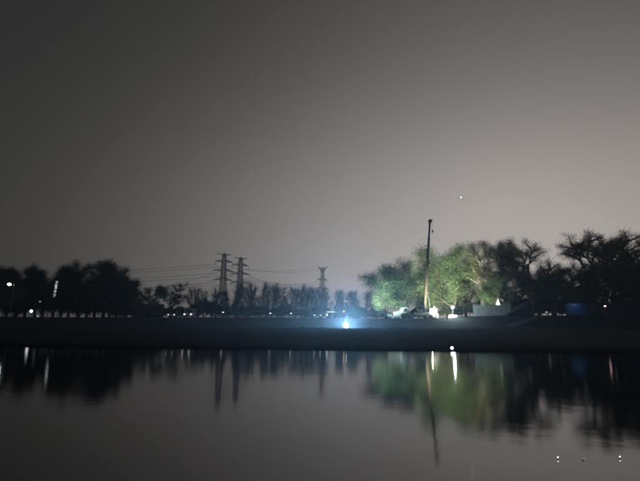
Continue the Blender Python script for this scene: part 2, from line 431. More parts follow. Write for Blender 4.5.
# left grove
for px, top, D, wp in [(-14, 266, 128, 36), (6, 269, 134, 30), (24, 268, 127, 30), (43, 266, 136, 30), (60, 268, 128, 30), (78, 262, 132, 32), (94, 260, 126, 32), (109, 265, 134, 30), (124, 268, 128, 30), (133, 280, 131, 24),
                       (15, 276, 122, 34), (52, 278, 121, 32), (86, 274, 122, 32), (116, 278, 121, 30), (34, 270, 132, 30), (68, 266, 134, 30), (103, 263, 130, 30), (15, 269, 130, 28), (-4, 270, 124, 28), (126, 275, 124, 26)]:
    lb = {6: 'dark grove tree whose crown stands behind the white street lamp', 52: 'dark grove tree right behind the lit column of light panels', 94: 'tallest dark tree of the dense grove', 133: 'shortest dark tree at the brick house end of the grove'}
    tree('dark_tree', 'D', px, top, D, wp, lb.get(px, 'tall dark tree in the dense grove beside the brick house'), 'trees of the dark grove')
for px, top, D, wp, lb in [(151, 288, 138, 30, 'small thin crooked tree directly behind the brick house'), (171, 283, 142, 32, 'small thin crooked tree behind the silver car')]:
    tree('bare_tree', 'W', px, top, D, wp, lb, 'small crooked trees')
# far poplar rows
pr = random.Random(9)
px = 192.0
while px < 366:
    top = (287 if px < 225 else 284 if px < 290 else 286 if px < 335 else 290) + pr.uniform(-3, 5)
    tree('poplar_tree', 'P', px, top, pr.choice((225, 240, 255)) + pr.uniform(-5, 5), 15 * pr.uniform(.8, 1.4), 'slim bare poplar in the far row across the fields, around the pylons', 'bare poplars of the far row')
    px += pr.uniform(4.2, 7.2)
# shrubs along the levee top
for i in range(34):
    px = 118 + i * 7.3 + pr.uniform(-2, 2)
    if px > 366: break
    top = 307.5 + pr.uniform(-2, 2) + (px - 120) * .006 - (6 * math.exp(-((px - 205) / 9) ** 2))
    tree('shrub', 'S', px, top, pr.uniform(122, 128), pr.uniform(13, 19), 'dark low shrub in the hedge line along the levee road', 'shrubs along the levee road', 'shrub')
for px, top in [(372, 309), (383, 311), (446, 307), (462, 306), (548, 300), (560, 303), (590, 298), (606, 300), (622, 298), (640, 300), (655, 298), (530, 300), (538, 302), (553, 299), (567, 300), (576, 299), (519, 302), (470, 303), (455, 305), (483, 300), (432, 309), (420, 310)]:
    tree('shrub', 'S', px, top, pr.uniform(119.5, 121.5), pr.uniform(17, 24), 'dark low shrub under the worksite trees', 'shrubs under the worksite trees', 'shrub')
for px in range(-20, 130, 11):
    tree('shrub', 'S', px, 298 + pr.uniform(-5, 4), pr.uniform(119, 121), pr.uniform(18, 25), 'dark low shrub at the foot of the dense grove', 'shrubs below the grove', 'shrub')

# ------------------------------------------------------------------ pylons and lines
def lattice(b, levels, r):
    """levels: (z, half width); X bracing on four faces"""
    cs = [(1, 1), (-1, 1), (-1, -1), (1, -1)]
    for (z0, w0), (z1, w1) in zip(levels[:-1], levels[1:]):
        for k in range(4):
            a, c = cs[k], cs[(k + 1) % 4]
            b.tube((a[0] * w0, a[1] * w0, z0), (c[0] * w1, c[1] * w1, z1), r, r, 4, False)
            b.tube((c[0] * w0, c[1] * w0, z0), (a[0] * w1, a[1] * w1, z1), r, r, 4, False)
            b.tube((a[0] * w1, a[1] * w1, z1), (c[0] * w1, c[1] * w1, z1), r, r, 4, False)
def pylon(px, top, D, rz, label, style='arms', H0=None):
    p = on(px, D); H = at(px, top, D).z - p.z
    if H0: H = H0
    o = thing('power_pylon', label, 'pylon', p, rz)
    s = H / 46.0
    lv = [(0, 4.2), (7, 3.4), (13.5, 2.7), (19, 2.1), (23.5, 1.65), (27, 1.5), (30, 1.4), (33, 1.3), (36, 1.2), (39, 1.1), (42, 1.0), (46, .7)]
    lv = [(z * s, w_ * s) for z, w_ in lv]
    for a in ((1, 1), (-1, 1), (-1, -1), (1, -1)):
        MB().path([(a[0] * w_, a[1] * w_, z) for z, w_ in lv], .26, .2, 4).build('leg', 'steel', o)
    bz = MB(); lattice(bz, lv, .13); bz.build('bracing', 'steel', o)
    ends = []
    arms = [(28.5, 6.6), (34.5, 7.4), (40.5, 6.2)] if style == 'arms' else [(29, 6.8), (36, 5.4)]
    for z, L in arms:
        am = MB()
        for sd in (-1, 1):
            tip = Vector((sd * L * s, 0, z * s)); ends.append(tip - Vector((0, 0, 2.2 * s)))
            for yy in (-.9 * s, .9 * s):
                am.tube((sd * .9 * s, yy, z * s), tip, .26, .16, 4); am.tube((sd * .9 * s, yy, (z + 1.5) * s), tip, .2, .14, 4)
                for q in (.3, .6): am.tube(Vector((sd * .9 * s, yy, (z + 1.5) * s)).lerp(tip, q), Vector((sd * .9 * s, yy, z * s)).lerp(tip, q), .07, .07, 4)
        am.build('crossarm', 'steel', o)
        for sd in (-1, 1):
            MB().lathe([(.10 if i % 2 else .17, -2.2 * s * i / 10) for i in range(11)][::-1], (sd * L * s, 0, z * s), 6).build('insulator', 'grey', o)
    hb = MB()
    if style == 'arms':
        for sd in (-1, 1):
            hb.tube((0, 0, 45.0 * s), (sd * 5.0 * s, 0, 45.9 * s), .26, .16, 4); hb.tube((0, 0, 44 * s), (sd * 5.0 * s, 0, 45.8 * s), .10, .08, 4)
    else:
        for sd in (-1, 1):
            for yy in (-.5, .5):
                hb.tube((sd * .5 * s, yy, 42 * s), (sd * 5.6 * s, 0, 47.6 * s), .2, .12, 4); hb.tube((sd * .5 * s, yy, 43.6 * s), (sd * 5.6 * s, 0, 47.6 * s), .14, .1, 4)
            ends.append(Vector((sd * 5.6 * s, 0, 47.0 * s)))
    hb.build('earth_peak', 'steel', o)
    mw = Matrix.Translation(p) @ Matrix.Rotation(rz, 4, 'Z')
    return o, [mw @ e for e in ends]
A1, eA1 = pylon(221.5, 253.5, 315, R(35), 'tall lattice pylon with three crossarms, farther from the Y-topped pylon of the pair')
B1, eB1 = pylon(238.5, 257.5, 325, R(35), 'lattice pylon with three crossarms, nearer the Y-topped pylon of the close pair')
B2, eB2 = pylon(322, 267.5, 420, R(40), 'lattice pylon with Y-shaped top beyond the bare poplars', 'horn')
A2, eA2 = pylon(311.5, 288, 560, R(40), 'most distant and smallest lattice pylon, half hidden by bare poplars')
def wires(e0, e1, sag, name):
    for k, (a, c) in enumerate(zip(e0, e1)):
        pts = [a.lerp(c, i / 14) - Vector((0, 0, sag * 4 * (i / 14) * (1 - i / 14))) for i in range(15)]
        o = MB().path(pts, .085, .085, 4).build('power_cable', 'wire')
        tag(o, name, 'cable', name)
# the next towers of both lines stand left of the frame: the cables run on towards them
off = Vector((-330, -35, 0))
wires(eA1, [e + off + Vector((0, 0, -3)) for e in eA1], 8.5, 'sagging power cable running from the pylon pair over the dark grove')
offb = Vector((-300, 330, 0))
wires(eB1, [e + offb + Vector((0, 0, -3)) for e in eB1], 9.5, 'sagging power cable leaving the second pylon of the pair over the crooked trees')
wires(eB1, eB2, 3.5, 'sagging power cable strung from the pylon pair to the Y-topped pylon')
wires(eA1, eA2, 6.0, 'sagging power cable strung from the pylon pair to the smallest distant pylon')

# ------------------------------------------------------------------ lamps
def floodlight_big():
    p = on(346, 80); c = at(346.3, 325.3, 80)
    o = thing('floodlight', 'dazzling cool white round floodlight on a low stand on the riverbank', 'floodlight', p)
    h = c.z - p.z
    for k in range(3):
        a = k * 2.094 + .5; MB().tube((.05 * math.cos(a), .25 + .05 * math.sin(a), h - .25), (.5 * math.cos(a), .25 + .5 * math.sin(a), 0), .03, .025, 6).build('leg', 'darkmetal', o)
    hd = MB(); k = 20; prof = [(.2, .42), (.36, .22), (.42, .06), (.42, 0.0), (.38, 0.0), (.36, .05)]
    n = len(hd.v)
    for r_, y_ in prof:
        for i in range(k): hd.v.append((r_ * math.cos(2 * math.pi * i / k), y_, h + r_ * math.sin(2 * math.pi * i / k)))
    for q in range(len(prof) - 1):
        for i in range(k): hd.f.append((n + q * k + i, n + q * k + (i + 1) % k, n + (q + 1) * k + (i + 1) % k, n + (q + 1) * k + i))
    hd.f.append(tuple(range(n, n + k))); hd.build('housing', 'darkmetal', o)
    ln = MB(); ln.v = [(.36 * math.cos(2 * math.pi * i / k), .04, h + .36 * math.sin(2 * math.pi * i / k)) for i in range(k)]; ln.f = [tuple(range(k))]
    ln.build('lens', 'coolbig', o)
    lamp_light(o, (0, -.12, h), 62000, (.27, .60, 1.0), .17, R(165), (0, -1, .15))
    return o
floodlight_big()
def tripod_flood(px, py, D, label, power, col, aim=None, r=.24, em='cool', spot=None, back=False):
    p = on(px, D); c = at(px, py, D); h = max(.5, c.z - p.z)
    o = thing('floodlight', label, 'floodlight', p)
    MB().tube((0, 0, .35), (0, 0, h - r), .03, .03, 8).build('pole', 'darkmetal', o)
    for k in range(3):
        a = k * 2.094; MB().tube((0, 0, min(.7, h * .5)), (.45 * math.cos(a), .45 * math.sin(a), 0), .025, .02, 6).build('leg', 'darkmetal', o)
    sg = -1 if back else 1                       # back: the head faces the trees, away from the water
    MB().tube((0, sg * .03, h), (0, sg * .2, h), r * 1.1, r * .8, 16).build('housing', 'darkmetal', o)
    MB().tube((0, -.03, h), (0, .03, h), r * .95, r * .95, 16).build('lens', em, o)
    if power: lamp_light(o, (0, -.2 * sg, h), power, col, .15, spot, aim)
    return o
tripod_flood(453, 307.5, 104.5, 'white floodlight on a tripod between the truck crane and white panel fence', 2600, (.70, .95, 1.0), r=.30)
tripod_flood(30.5, 311.2, 117, 'bright low floodlight at the foot of the dark grove', 0, (.9, .95, 1.0), r=.36, em='head')
def toward(px, py, D, px2, z2, D2):
    a, c = at(px, py, D), at(px2, 300, D2); c.z = z2; return c - a
tripod_flood(447, 321.5, 99, 'assumed worksite lamp on the levee slope below the tripod floodlight, aimed up at the trees', 125000, (.98, 1.0, .70), toward(447, 321.5, 99, 441, 15.5, 121), .15, 'dim', R(62), True)  # assumed source, added to light the green crowns behind the crane boom
tripod_flood(372, 321.0, 99, 'assumed worksite lamp on the levee slope, aimed up at the tree nearest the riverbank floodlight', 70000, (.78, 1.0, .90), toward(372, 321, 99, 416, 15.5, 119), .13, 'dim', R(54), True)  # second assumed source, added to brighten the leafy crowns nearer the big floodlight
tripod_flood(494, 311.5, 108.0, 'small assumed lamp behind the white panel fence, lighting the low tree and tent', 9000, (.92, 1.0, .82), (-.15, .8, 1), .12, 'dim', R(115), True)  # assumed hidden lamp, added to light the low tree and the tent
def street_lamp(px, py, D, label, em='coolmid', r=.26, arm=.7, power=0, col=(1, 1, 1), group=None, side=1):
    c = at(px, py, D); p = gp(c.x + arm * side, D + .3); h = c.z - p.z
    o = thing('street_lamp', label, 'street lamp', p, 0, group)
    MB().lathe([(.11, 0), (.11, .35), (.065, .4), (.045, h + .12)], (0, 0, 0), 8).build('pole', 'grey', o)
    MB().path([(0, 0, h + .08), (-arm * .5 * side, -.15, h + .22), (-arm * side, -.3, h + .14)], .035, .03, 6).build('arm', 'grey', o)
    MB().box((-arm * side, -.3, h + .10), (r * 2.4, r * 1.3, .10), 0, .8).build('head', 'darkmetal', o)
    MB().ball((-arm * side, -.3, h - .02), r, 10, .6).build('lens', em, o)
    if power: lamp_light(o, (-arm * side, -.35, h - .25), power, col, .15)
    return o
street_lamp(9.5, 284.2, 115.5, 'white street lamp glowing among the dark grove trees', 'cool', .40, .9)
street_lamp(345.3, 301, 96, 'small lit lamp on a thin pole behind the dazzling riverbank floodlight', 'dim', .20, .15)
street_lamp(223, 312.2, 117, 'short lamp at the foot of the close pylon pair', 'coolmid', .17, .2)
street_lamp(270.3, 313.2, 116, 'short lamp above the pale guard rail', 'coolmid', .20, .2)
street_lamp(291, 313.2, 116, 'short lamp near the guard rail end closer to the riverbank floodlight', 'coolmid', .20, .2)
street_lamp(605, 306, 108.5, 'small pinkish white lamp in front of the blue hoarding', 'pink', .19, .2)
street_lamp(546.5, 312, 108, 'faint low lamp between the dark stepped wall and the blue hoarding', 'faint', .25, .2)
street_lamp(38, 316, 108, 'tiny faint lamp beside the low grove floodlight', 'faint', .24, .2)
street_lamp(40, 301.5, 118.5, 'dim lamp above the low grove floodlight', 'faint', .24, .3)
# warm lamp on its own low post
def bollard(px, py, D, label, em, r=.12):
    c = at(px, py, D); p = gp(c.x, D); h = max(.13, c.z - p.z)
    o = thing('bollard_lamp_or_glint', label, 'lamp', p)
    MB().lathe([(.10, 0), (.09, h - r)], (0, 0, 0), 8).build('post', 'darkmetal', o)
    MB().ball((0, 0, h), r, 8).build('lens', em, o)
    MB().lathe([(r * 1.2, 0), (r * .5, .06)], (0, 0, h + r * .9), 8).build('cap', 'darkmetal', o)
bollard(343.8, 311.6, 97, 'tiny amber bollard lamp under the thin pole lamp', 'warm', .13)
bollard(452, 348.0, 30.5, 'small white lantern stand-in, an added glowing post at the edge of the water', 'glint', .08)  # added glowing post in place of a glint on the wet margin
# illuminated vertical sign among the grove
p = on(52.5, 119); o = thing('light_column', 'tall faintly lit column of stacked light panels among the dark grove', 'sign', p)
hz = at(52.5, 281, 119).z - p.z
MB().box((0, .12, hz / 2), (.35, .15, hz)).build('post', 'darkmetal', o)
for k, (a, c, ox, m_) in enumerate([(281, 283, .12, 'faint'), (284, 289, .02, 'dim'), (290, 293, -.06, 'faint'), (294, 297, -.10, 'faint')]):
    za, zc = at(52.5, c, 119).z - p.z, at(52.5, a, 119).z - p.z
    MB().box((ox, 0, (za + zc) / 2), (.50, .06, zc - za)).build('light_panel', m_ if k != 1 else emit('panel_glow', (.8, .9, .9), .55), o)

# ------------------------------------------------------------------ vehicles on the levee road
def car(px, D, label, paint, lens, van=False, rz=0.0, power=0):
    p = on(px, D); p.z += .02
    o = thing('parked_car', label, 'van' if van else 'car', p, rz, 'vehicles standing on the levee road')
    L, Wd, H = (4.9, 1.85, 2.0) if van else (4.3, 1.75, 1.45)
    # front of the car faces -y; outline in (y,z)
    if van: pr_ = [(0, .35), (0, .95), (.45, 1.1), (1.05, 1.9), (1.4, 2.0), (L - .1, 2.0), (L, 1.8), (L, .35)]
    else: pr_ = [(0, .35), (0, .72), (.2, .82), (1.15, .92), (1.85, 1.42), (3.2, 1.45), (3.9, .98), (L, .9), (L, .35)]
    def pan(pts, x0, x1):
        b_ = MB(); k = len(pts); b_.v = [(x0, y, z) for y, z in pts] + [(x1, y, z) for y, z in pts]
        b_.f = [tuple(range(k)), tuple(range(2 * k - 1, k - 1, -1))] + [((i + 1) % k, i, k + i, k + (i + 1) % k) for i in range(k)]
        return b_
    pan(pr_, -Wd / 2, Wd / 2).build('body', paint, o)
    if van: a, c = (.48, 1.16), (1.0, 1.84)
    else: a, c = (1.20, .975), (1.80, 1.40)
    e = .012
    MB().quad((-Wd * .43, a[0] - e, a[1]), (Wd * .43, a[0] - e, a[1]), (Wd * .40, c[0] - e - .01, c[1]), (-Wd * .40, c[0] - e - .01, c[1])).build('windscreen', 'glass', o)
    for sd in (-1, 1):
        MB().quad((sd * (Wd / 2 + .004), c[0], a[1]), (sd * (Wd / 2 + .004), L * .62, a[1]), (sd * (Wd / 2 + .004), L * .60, c[1] - .05), (sd * (Wd / 2 + .004), c[0] + .1, c[1] - .05)).build('side_window', 'glass', o)
        MB().box((sd * Wd * .40, -.02, .68), (.32, .08, .16), 0, .9).build('headlight', lens, o)
        MB().box((sd * (Wd / 2 + .09), a[0] + .25, a[1] + .06), (.17, .10, .12)).build('mirror', paint, o)
        for y in (.8, L - .85):
            w_ = MB(); w_.tube((sd * (Wd / 2 - .2), y, .32), (sd * (Wd / 2 + .01), y, .32), .32, .32, 14); w_ = w_.build('wheel', 'black', o)
            MB().tube((sd * (Wd / 2 + .0), y, .32), (sd * (Wd / 2 + .025), y, .32), .18, .16, 10).build('rim', 'grey', w_)
    MB().box((0, -.035, .45), (Wd * .9, .07, .18)).build('bumper', 'darkmetal', o)
    MB().box((0, -.075, .52), (.44, .012, .12)).build('number_plate', 'white', o)
    return o
car(187.5, 111.2, 'white van with both headlights glaring, standing on the levee road', 'carwhite', 'head', True, R(4))
car(171, 111.4, 'silver car with dim headlights between the glaring van and brick house', 'carsilver', 'dim', False, R(-5))
car(317.5, 111.2, 'dark car with lit headlights on the levee road near the riverbank floodlight', 'cardark', 'coolmid', False, R(6))
# guard rail
gr0, gr1 = at(220, 316, 108.6).x, at(303, 316, 108.6).x
o = thing('guard_rail', 'long pale steel guard rail along the levee road below the pylons', 'guard rail', gp((gr0 + gr1) / 2, 108.6))
base = o.location.copy()
rb = MB()
n_ = 12
xsr = [gr0 + (gr1 - gr0) * i / n_ for i in range(n_ + 1)]
for x0, x1 in zip(xsr[:-1], xsr[1:]):
    z0, z1 = gz(x0, 108.6) + .45 - base.z, gz(x1, 108.6) + .45 - base.z
    bm_ = MB(); pf = [(-.02, 0), (-.07, .08), (-.02, .16), (-.07, .24), (-.02, .32)]
    for (ya, za), (yb, zb) in zip(pf[:-1], pf[1:]):
        bm_.quad((x0 - base.x, ya, z0 + za), (x1 - base.x - .02, ya, z1 + za), (x1 - base.x - .02, yb, z1 + zb), (x0 - base.x, yb, z0 + zb))
    bm_.build('rail', 'panelwhite', o)
for x in xsr:
    z = gz(x, 108.6) - base.z; MB().box((x - base.x, .05, z + .38), (.12, .10, .85)).build('post', 'grey', o)
# brick house
p = on(149, 119); o = thing('brick_house', 'low red brick house with tiled roof between the dark grove and parked cars', 'house', p, R(8))
HW, HD, HH = 6.0, 4.0, 1.3
hh = at(149, 308, 119).z - p.z
MB().box((0, 0, hh / 2 - .1), (HW, HD, hh + .2)).build('wall', 'brick', o)
rf = MB(); rf.v = [(-HW / 2 - .3, -HD / 2 - .35, hh), (HW / 2 + .3, -HD / 2 - .35, hh), (HW / 2 + .3, HD / 2 + .35, hh), (-HW / 2 - .3, HD / 2 + .35, hh), (-HW / 2 - .3, 0, hh + 1.0), (HW / 2 + .3, 0, hh + 1.0)]
rf.f = [(0, 1, 5, 4), (2, 3, 4, 5), (0, 4, 3), (1, 2, 5), (0, 3, 2, 1)]; rf = rf.build('roof', 'tile', o)
MB().box((1.6, .5, hh + 1.0), (.4, .4, .9)).build('chimney', 'brick', rf)
for x in (-1.9, 1.7):
    wd = MB().box((x, -HD / 2 - .02, hh * .58), (.9, .05, .8)).build('window', 'glass', o)
    fr = MB()
    for a in ((0, .42, .98, .07), (0, -.42, .98, .07), (-.46, 0, .07, .9), (.46, 0, .07, .9), (0, 0, .05, .8)): fr.box((x + a[0], -HD / 2 - .06, hh * .58 + a[1]), (a[2], .05, a[3]))
    fr.build('frame', 'grey', wd)
dr = MB().box((0, -HD / 2 - .02, .9), (.85, .06, 1.8)).build('door', 'darkmetal', o)
MB().ball((.32, -HD / 2 - .08, .9), .04, 8).build('handle', 'grey', dr)
# long site hut behind the bright floodlight (pale roof line)
p = on(331, 112); o = thing('site_hut', 'low hut with a bright white roof edge and lit window near the riverbank floodlight', 'hut', p)
hh = at(331, 312.6, 112).z - p.z
MB().box((0, 0, hh / 2), (2.1, 1.8, hh)).build('wall', 'darkmetal', o)
MB().box((0, 0, hh + .1), (2.5, 2.2, .2), 0, .92).build('roof', 'white', o)
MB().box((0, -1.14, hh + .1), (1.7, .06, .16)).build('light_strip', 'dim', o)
MB().box((-.95, -.93, hh * .6), (.30, .05, .45)).build('window', 'coolmid', o)
MB().box((.3, -.93, hh * .45), (.7, .05, hh * .85)).build('door', 'grey', o)

# ------------------------------------------------------------------ truck crane
dirty = mat('dusty_grey_paint', (.16, .18, .19), .6, 0, .3, 1.5)
def crane():
    D = 107.5
    pl, prr = at(400, 318, D), at(437, 318, D); L = prr.x - pl.x
    cx = (pl.x + prr.x) / 2; p = gp(cx, D); p.z += .02
    o = thing('truck_crane', 'pale truck crane with its tall slender boom raised almost upright under the lit trees', 'crane', p)
    MB().box((0, 0, .85), (L, 2.3, .32)).build('chassis', 'cream', o)
    cab = MB().prism([(-L / 2 + .0, .75), (-L / 2 - .05, 1.5), (-L / 2 + .35, 2.35), (-L / 2 + 1.7, 2.4), (-L / 2 + 1.9, .75)], -1.15, 1.15).build('cab', dirty, o)
    MB().quad((-L / 2 + .55, -1.156, 1.5), (-L / 2 + 1.5, -1.156, 1.5), (-L / 2 + 1.5, -1.156, 2.2), (-L / 2 + .75, -1.156, 2.2)).build('window', 'glass', cab)
    MB().box((-L / 2 + 1.0, -1.17, 1.35), (.2, .03, .05)).build('handle', 'darkmetal', cab)
    for x in (-L / 2 + .95, -L / 2 + 2.5, L / 2 - 2.3, L / 2 - 1.0):
        for y in (-1.05, 1.05):
            wl = MB().tube((x, y - .15, .52), (x, y + .15, .52), .52, .52, 16).build('wheel', 'black', o)
            MB().tube((x, y - .18, .52), (x, y + .18, .52), .26, .26, 10).build('rim', 'grey', wl)
    MB().box((L * .12, 0, 1.18), (L * .55, 2.2, .34)).build('deck', 'cream', o)
    MB().box((L / 2 - 1.0, 0, 1.75), (1.7, 2.1, .9), 0, .92).build('counterweight', 'grey', o)
    MB().tube((L * .14, 0, 1.3), (L * .14, 0, 1.75), .85, .8, 18).build('turntable', 'darkmetal', o)
    oc = MB().prism([(-.6, 1.5), (-.65, 2.2), (-.35, 2.9), (.6, 2.9), (.6, 1.5)], -1.2, -.35).build('operator_cab', 'cream', o)
    oc.location.x = L * .02
    MB().quad((-.35, -1.206, 2.0), (.45, -1.206, 2.0), (.45, -1.206, 2.75), (-.2, -1.206, 2.75)).build('window', 'glass', oc)
    for x in (-L / 2 + 2.9 - .9, L / 2 - .35):
        for y in (-1.9, 1.9):
            leg = MB(); leg.box((x, y * .75, .8), (.22, 1.2, .2)); leg.tube((x, y, .05), (x, y, .85), .08, .08, 8); leg.lathe([(.28, 0), (.28, .06), (.1, .1)], (x, y, 0), 10)
            leg.build('outrigger', 'cream', o)
    # boom: foot near px 425, tip at px 430.3, 219
    f0 = at(424.6, 312, D) - p; f0.y = .25
    tip = at(430.3, 219.5, D + .2) - p; tip.y = .5
    ax = (tip - f0); BL = ax.length; ax.normalize()
    def sect(a, c, wdt):
        b_ = MB(); A, Bp = f0 + ax * BL * a, f0 + ax * BL * c
        sx = Vector((1, 0, 0)); sx = (sx - ax * sx.dot(ax)).normalized(); sy = ax.cross(sx)
        hw = wdt / 2; ring = [(-.8, -1), (.8, -1), (1, -.6), (1, .6), (.6, 1), (-.6, 1), (-1, .6), (-1, -.6)]
        for q in (A, Bp): b_.v += [tuple(q + sx * (i * hw) + sy * (j * hw * 1.2)) for i, j in ring]
        k = len(ring); b_.f = [((i + 1) % k, i, k + i, k + (i + 1) % k) for i in range(k)] + [tuple(range(k)), tuple(range(2 * k - 1, k - 1, -1))]
        return b_
    for a, c, wdt in ((-.02, .36, .62), (.355, .60, .53), (.595, .80, .45), (.795, .975, .38)):
        s_ = sect(a, c, wdt).build('boom_section', 'boomp', o)
        sect(c - .012, c + .002, wdt * 1.16).build('collar', 'darkmetal', s_)
    hd = sect(.965, 1.0, .62); hd.build('boom_head', 'darkmetal', o)
    for sd in (-.16, .16):
        q = f0 + ax * BL * .99 + Vector((.30, sd, .05)); MB().tube(q - Vector((0, .05, 0)), q + Vector((0, .05, 0)), .24, .24, 12).build('sheave', 'darkmetal', o)
    MB().tube(f0 + Vector((1.5, 0, -.3)), f0 + ax * BL * .22 + Vector((.35, 0, 0)), .14, .11, 8).build('luffing_cylinder', 'darkmetal', o)
    hk = f0 + ax * BL * .99 + Vector((.52, 0, 0))
    MB().tube(hk, hk - Vector((0, 0, 2.2)), .025, .025, 5).build('hoist_rope', 'wire', o)
    hook = MB(); hook.box(hk - Vector((0, 0, 2.45)), (.3, .3, .5), 0, .8); hook.path([hk - Vector((0, 0, 2.7)), hk - Vector((.0, 0, 2.95)), hk - Vector((.13, 0, 3.02)), hk - Vector((.2, 0, 2.85))], .05, .03, 6)
    hook.build('hook_block', 'darkmetal', o)
    wl = MB().box((L * .40, -1.18, 2.5), (.45, .12, .3)).build('assumed_work_lamp', 'darkmetal', o)  # assumed lamp, attached to account for the lit boom foot
    MB().box((L * .40, -1.26, 2.5), (.38, .03, .24)).build('lens', 'coolmid', wl)
    lamp_light(o, (L * .30, -1.9, 1.6), 80, (1.0, .90, .60), .12)  # assumed warm light on the boom foot, set apart from the lens
crane()
# leaning white boards left of the crane
for px, hgt, rz, lb in ((389.5, 1.0, .15, 'smallest leaning white board, farthest from the crane'), (395.2, 1.5, -.1, 'middle of three leaning white boards beside the crane cab'), (398.6, 1.7, .05, 'tallest leaning white board, next to the crane cab')):
    p = on(px, 109.2); o = thing('site_board', lb, 'board', p, rz)
    bw = .8 if hgt > 1.2 else 1.0
    MB().box((0, 0, hgt / 2 + .12), (bw, .06, hgt), 0, 1, -.12).build('panel', dirty, o)
    for sd in (-1, 1):
        MB().tube((sd * bw * .4, -.02, 0), (sd * bw * .4, .28, hgt * .8), .025, .025, 6).build('strut', 'darkmetal', o)
# low concrete block under the tripod lamp
p = on(453, 105.6); o = thing('concrete_block', 'low pale concrete barrier block in front of the tripod floodlight', 'barrier', p)
MB().prism([(-.95, 0), (-.95, .3), (-.85, .62), (.85, .62), (.95, .3), (.95, 0)], -.3, .3).build('block', 'concrete', o)
MB().prism([(-.25, .62), (-.2, .70), (.2, .70), (.25, .62)], -.06, .06).build('lifting_eye', 'darkmetal', o)

# ------------------------------------------------------------------ white panel fence, tent, stepped wall, blue hoarding
D = 106.6
x0, x1 = at(473.5, 318, D).x, at(511, 318, D).x
ftop0, ftop1 = at(473.5, 305.6, D).z, at(511, 304.6, D).z
p = gp((x0 + x1) / 2, D); o = thing('panel_fence', 'weathered white corrugated panel fence beside the dark stepped wall', 'fence', p)
nP = 8
for i in range(nP):
    a, c = x0 + (x1 - x0) * i / nP, x0 + (x1 - x0) * (i + 1) / nP - .05
    zt = ftop0 + (ftop1 - ftop0) * i / nP
    pb = MB(); K = 10
    for q in range(K):
        xa, xb = a + (c - a) * q / K - p.x, a + (c - a) * (q + 1) / K - p.x
        ya, yb = (.035 if q % 2 else 0), (0 if q % 2 else .035)
        zb = gz(a, D) - .1 - p.z
        pb.quad((xa, ya, zb), (xb, yb, zb), (xb, yb, zt - p.z), (xa, ya, zt - p.z))
    pb.build('panel', 'panelwhite', o)
    MB().box((a - p.x, .08, (gz(a, D) + zt) / 2 - p.z), (.07, .07, zt - gz(a, D) + .1)).build('post', 'grey', o)
MB().box((0, -.03, (ftop0 + ftop1) / 2 - p.z + .03), (x1 - x0, .10, .10)).build('top_rail', 'panelwhite', o)
# tent behind
p = on(503, 110.5); o = thing('canopy_tent', 'small white peaked tent showing above the white panel fence', 'tent', p)
pk = at(498, 299, 110.5) - p; eave = at(502, 305, 110.5).z - p.z
rb_ = MB(); w2 = 1.35
rb_.v = [(pk.x, 0, pk.z), (pk.x - .15, -w2, eave), (pk.x + 2.3, -w2, eave), (pk.x + 2.3, w2, eave), (pk.x - .15, w2, eave)]
rb_.f = [(0, 1, 2), (0, 2, 3), (0, 3, 4), (0, 4, 1)]; rb_.build('canopy', 'canvas', o)
for x in (pk.x - .1, pk.x + 2.25):
    for y in (-w2 + .05, w2 - .05): MB().tube((x, y, 0), (x, y, eave + .02), .035, .035, 6).build('pole', 'grey', o)
# stepped wall with stairs rising to the right
D = 104.6
xa, xb = at(506, 318, D).x, at(531, 318, D).x
p = gp((xa + xb) / 2, D); o = thing('stepped_wall', 'dark concrete stair wall rising in steps towards the slope beside the white panel fence', 'wall', p)
NS = 8
for i in range(NS):
    a, c = xa + (xb - xa) * i / NS, xa + (xb - xa) * (i + 1) / NS
    zt = at(512, 314, D).z + (at(528, 302.6, D).z - at(512, 314, D).z) * (i / (NS - 1)) - p.z
    zb = gz(a, D) - .35 - p.z
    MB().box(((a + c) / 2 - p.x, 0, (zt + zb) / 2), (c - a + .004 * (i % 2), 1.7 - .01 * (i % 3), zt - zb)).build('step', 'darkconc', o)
MB().tube((xb - p.x + .15, -.7, gz(xb, D) - p.z - .1), (xb - p.x + .15, -.7, at(531, 301.5, D).z - p.z), .11, .11, 8).build('post', 'concrete', o)
hr = [Vector((xa - p.x + (xb - xa) * i / NS, -.78, at(512, 312, D).z - p.z + (at(528, 300.8, D).z - at(512, 312, D).z) * (i / (NS - 1)))) for i in range(NS + 1)]
MB().path(hr[2:], .045, .045, 6).build('handrail', 'concrete', o)
for q in (2, 4, 6): MB().tube(hr[q], hr[q] - Vector((0, 0, .8)), .03, .03, 6).build('baluster', 'darkmetal', o)
# blue hoarding
D = 111.5
x0, x1 = at(566.5, 318, D).x, at(668, 318, D).x
p = gp((x0 + x1) / 2, D); o = thing('blue_hoarding', 'blue sheet metal site hoarding under the largest spreading dark tree', 'fence', p)
nP = 18
for i in range(nP):
    a, c = x0 + (x1 - x0) * i / nP, x0 + (x1 - x0) * (i + 1) / nP - .04
    zb, zt = gz(a, D) - p.z - .05, at(567, 303.5, D).z - p.z + .05 * vnoise(i * 1.7, 2)
    pb = MB(); K = 8
    for q in range(K):
        ua, ub = a + (c - a) * q / K - p.x, a + (c - a) * (q + 1) / K - p.x
        pb.quad((ua, .03 * (q % 2), zb), (ub, .03 * ((q + 1) % 2), zb), (ub, .03 * ((q + 1) % 2), zt), (ua, .03 * (q % 2), zt))
    pb.build('panel', 'blue', o)
    MB().box((a - p.x, .09, (zb + zt) / 2), (.07, .07, zt - zb)).build('post', 'darkmetal', o)
lx = at(574, 310, D).x - p.x; lz = at(574, 302.5, D).z - p.z
br = MB().tube((lx, 0.05, lz + .05), (lx, -1.3, lz + .35), .025, .025, 6).build('assumed_lamp_bracket', 'darkmetal', o)  # assumed shaded lamp, added to light this end of the blue panels
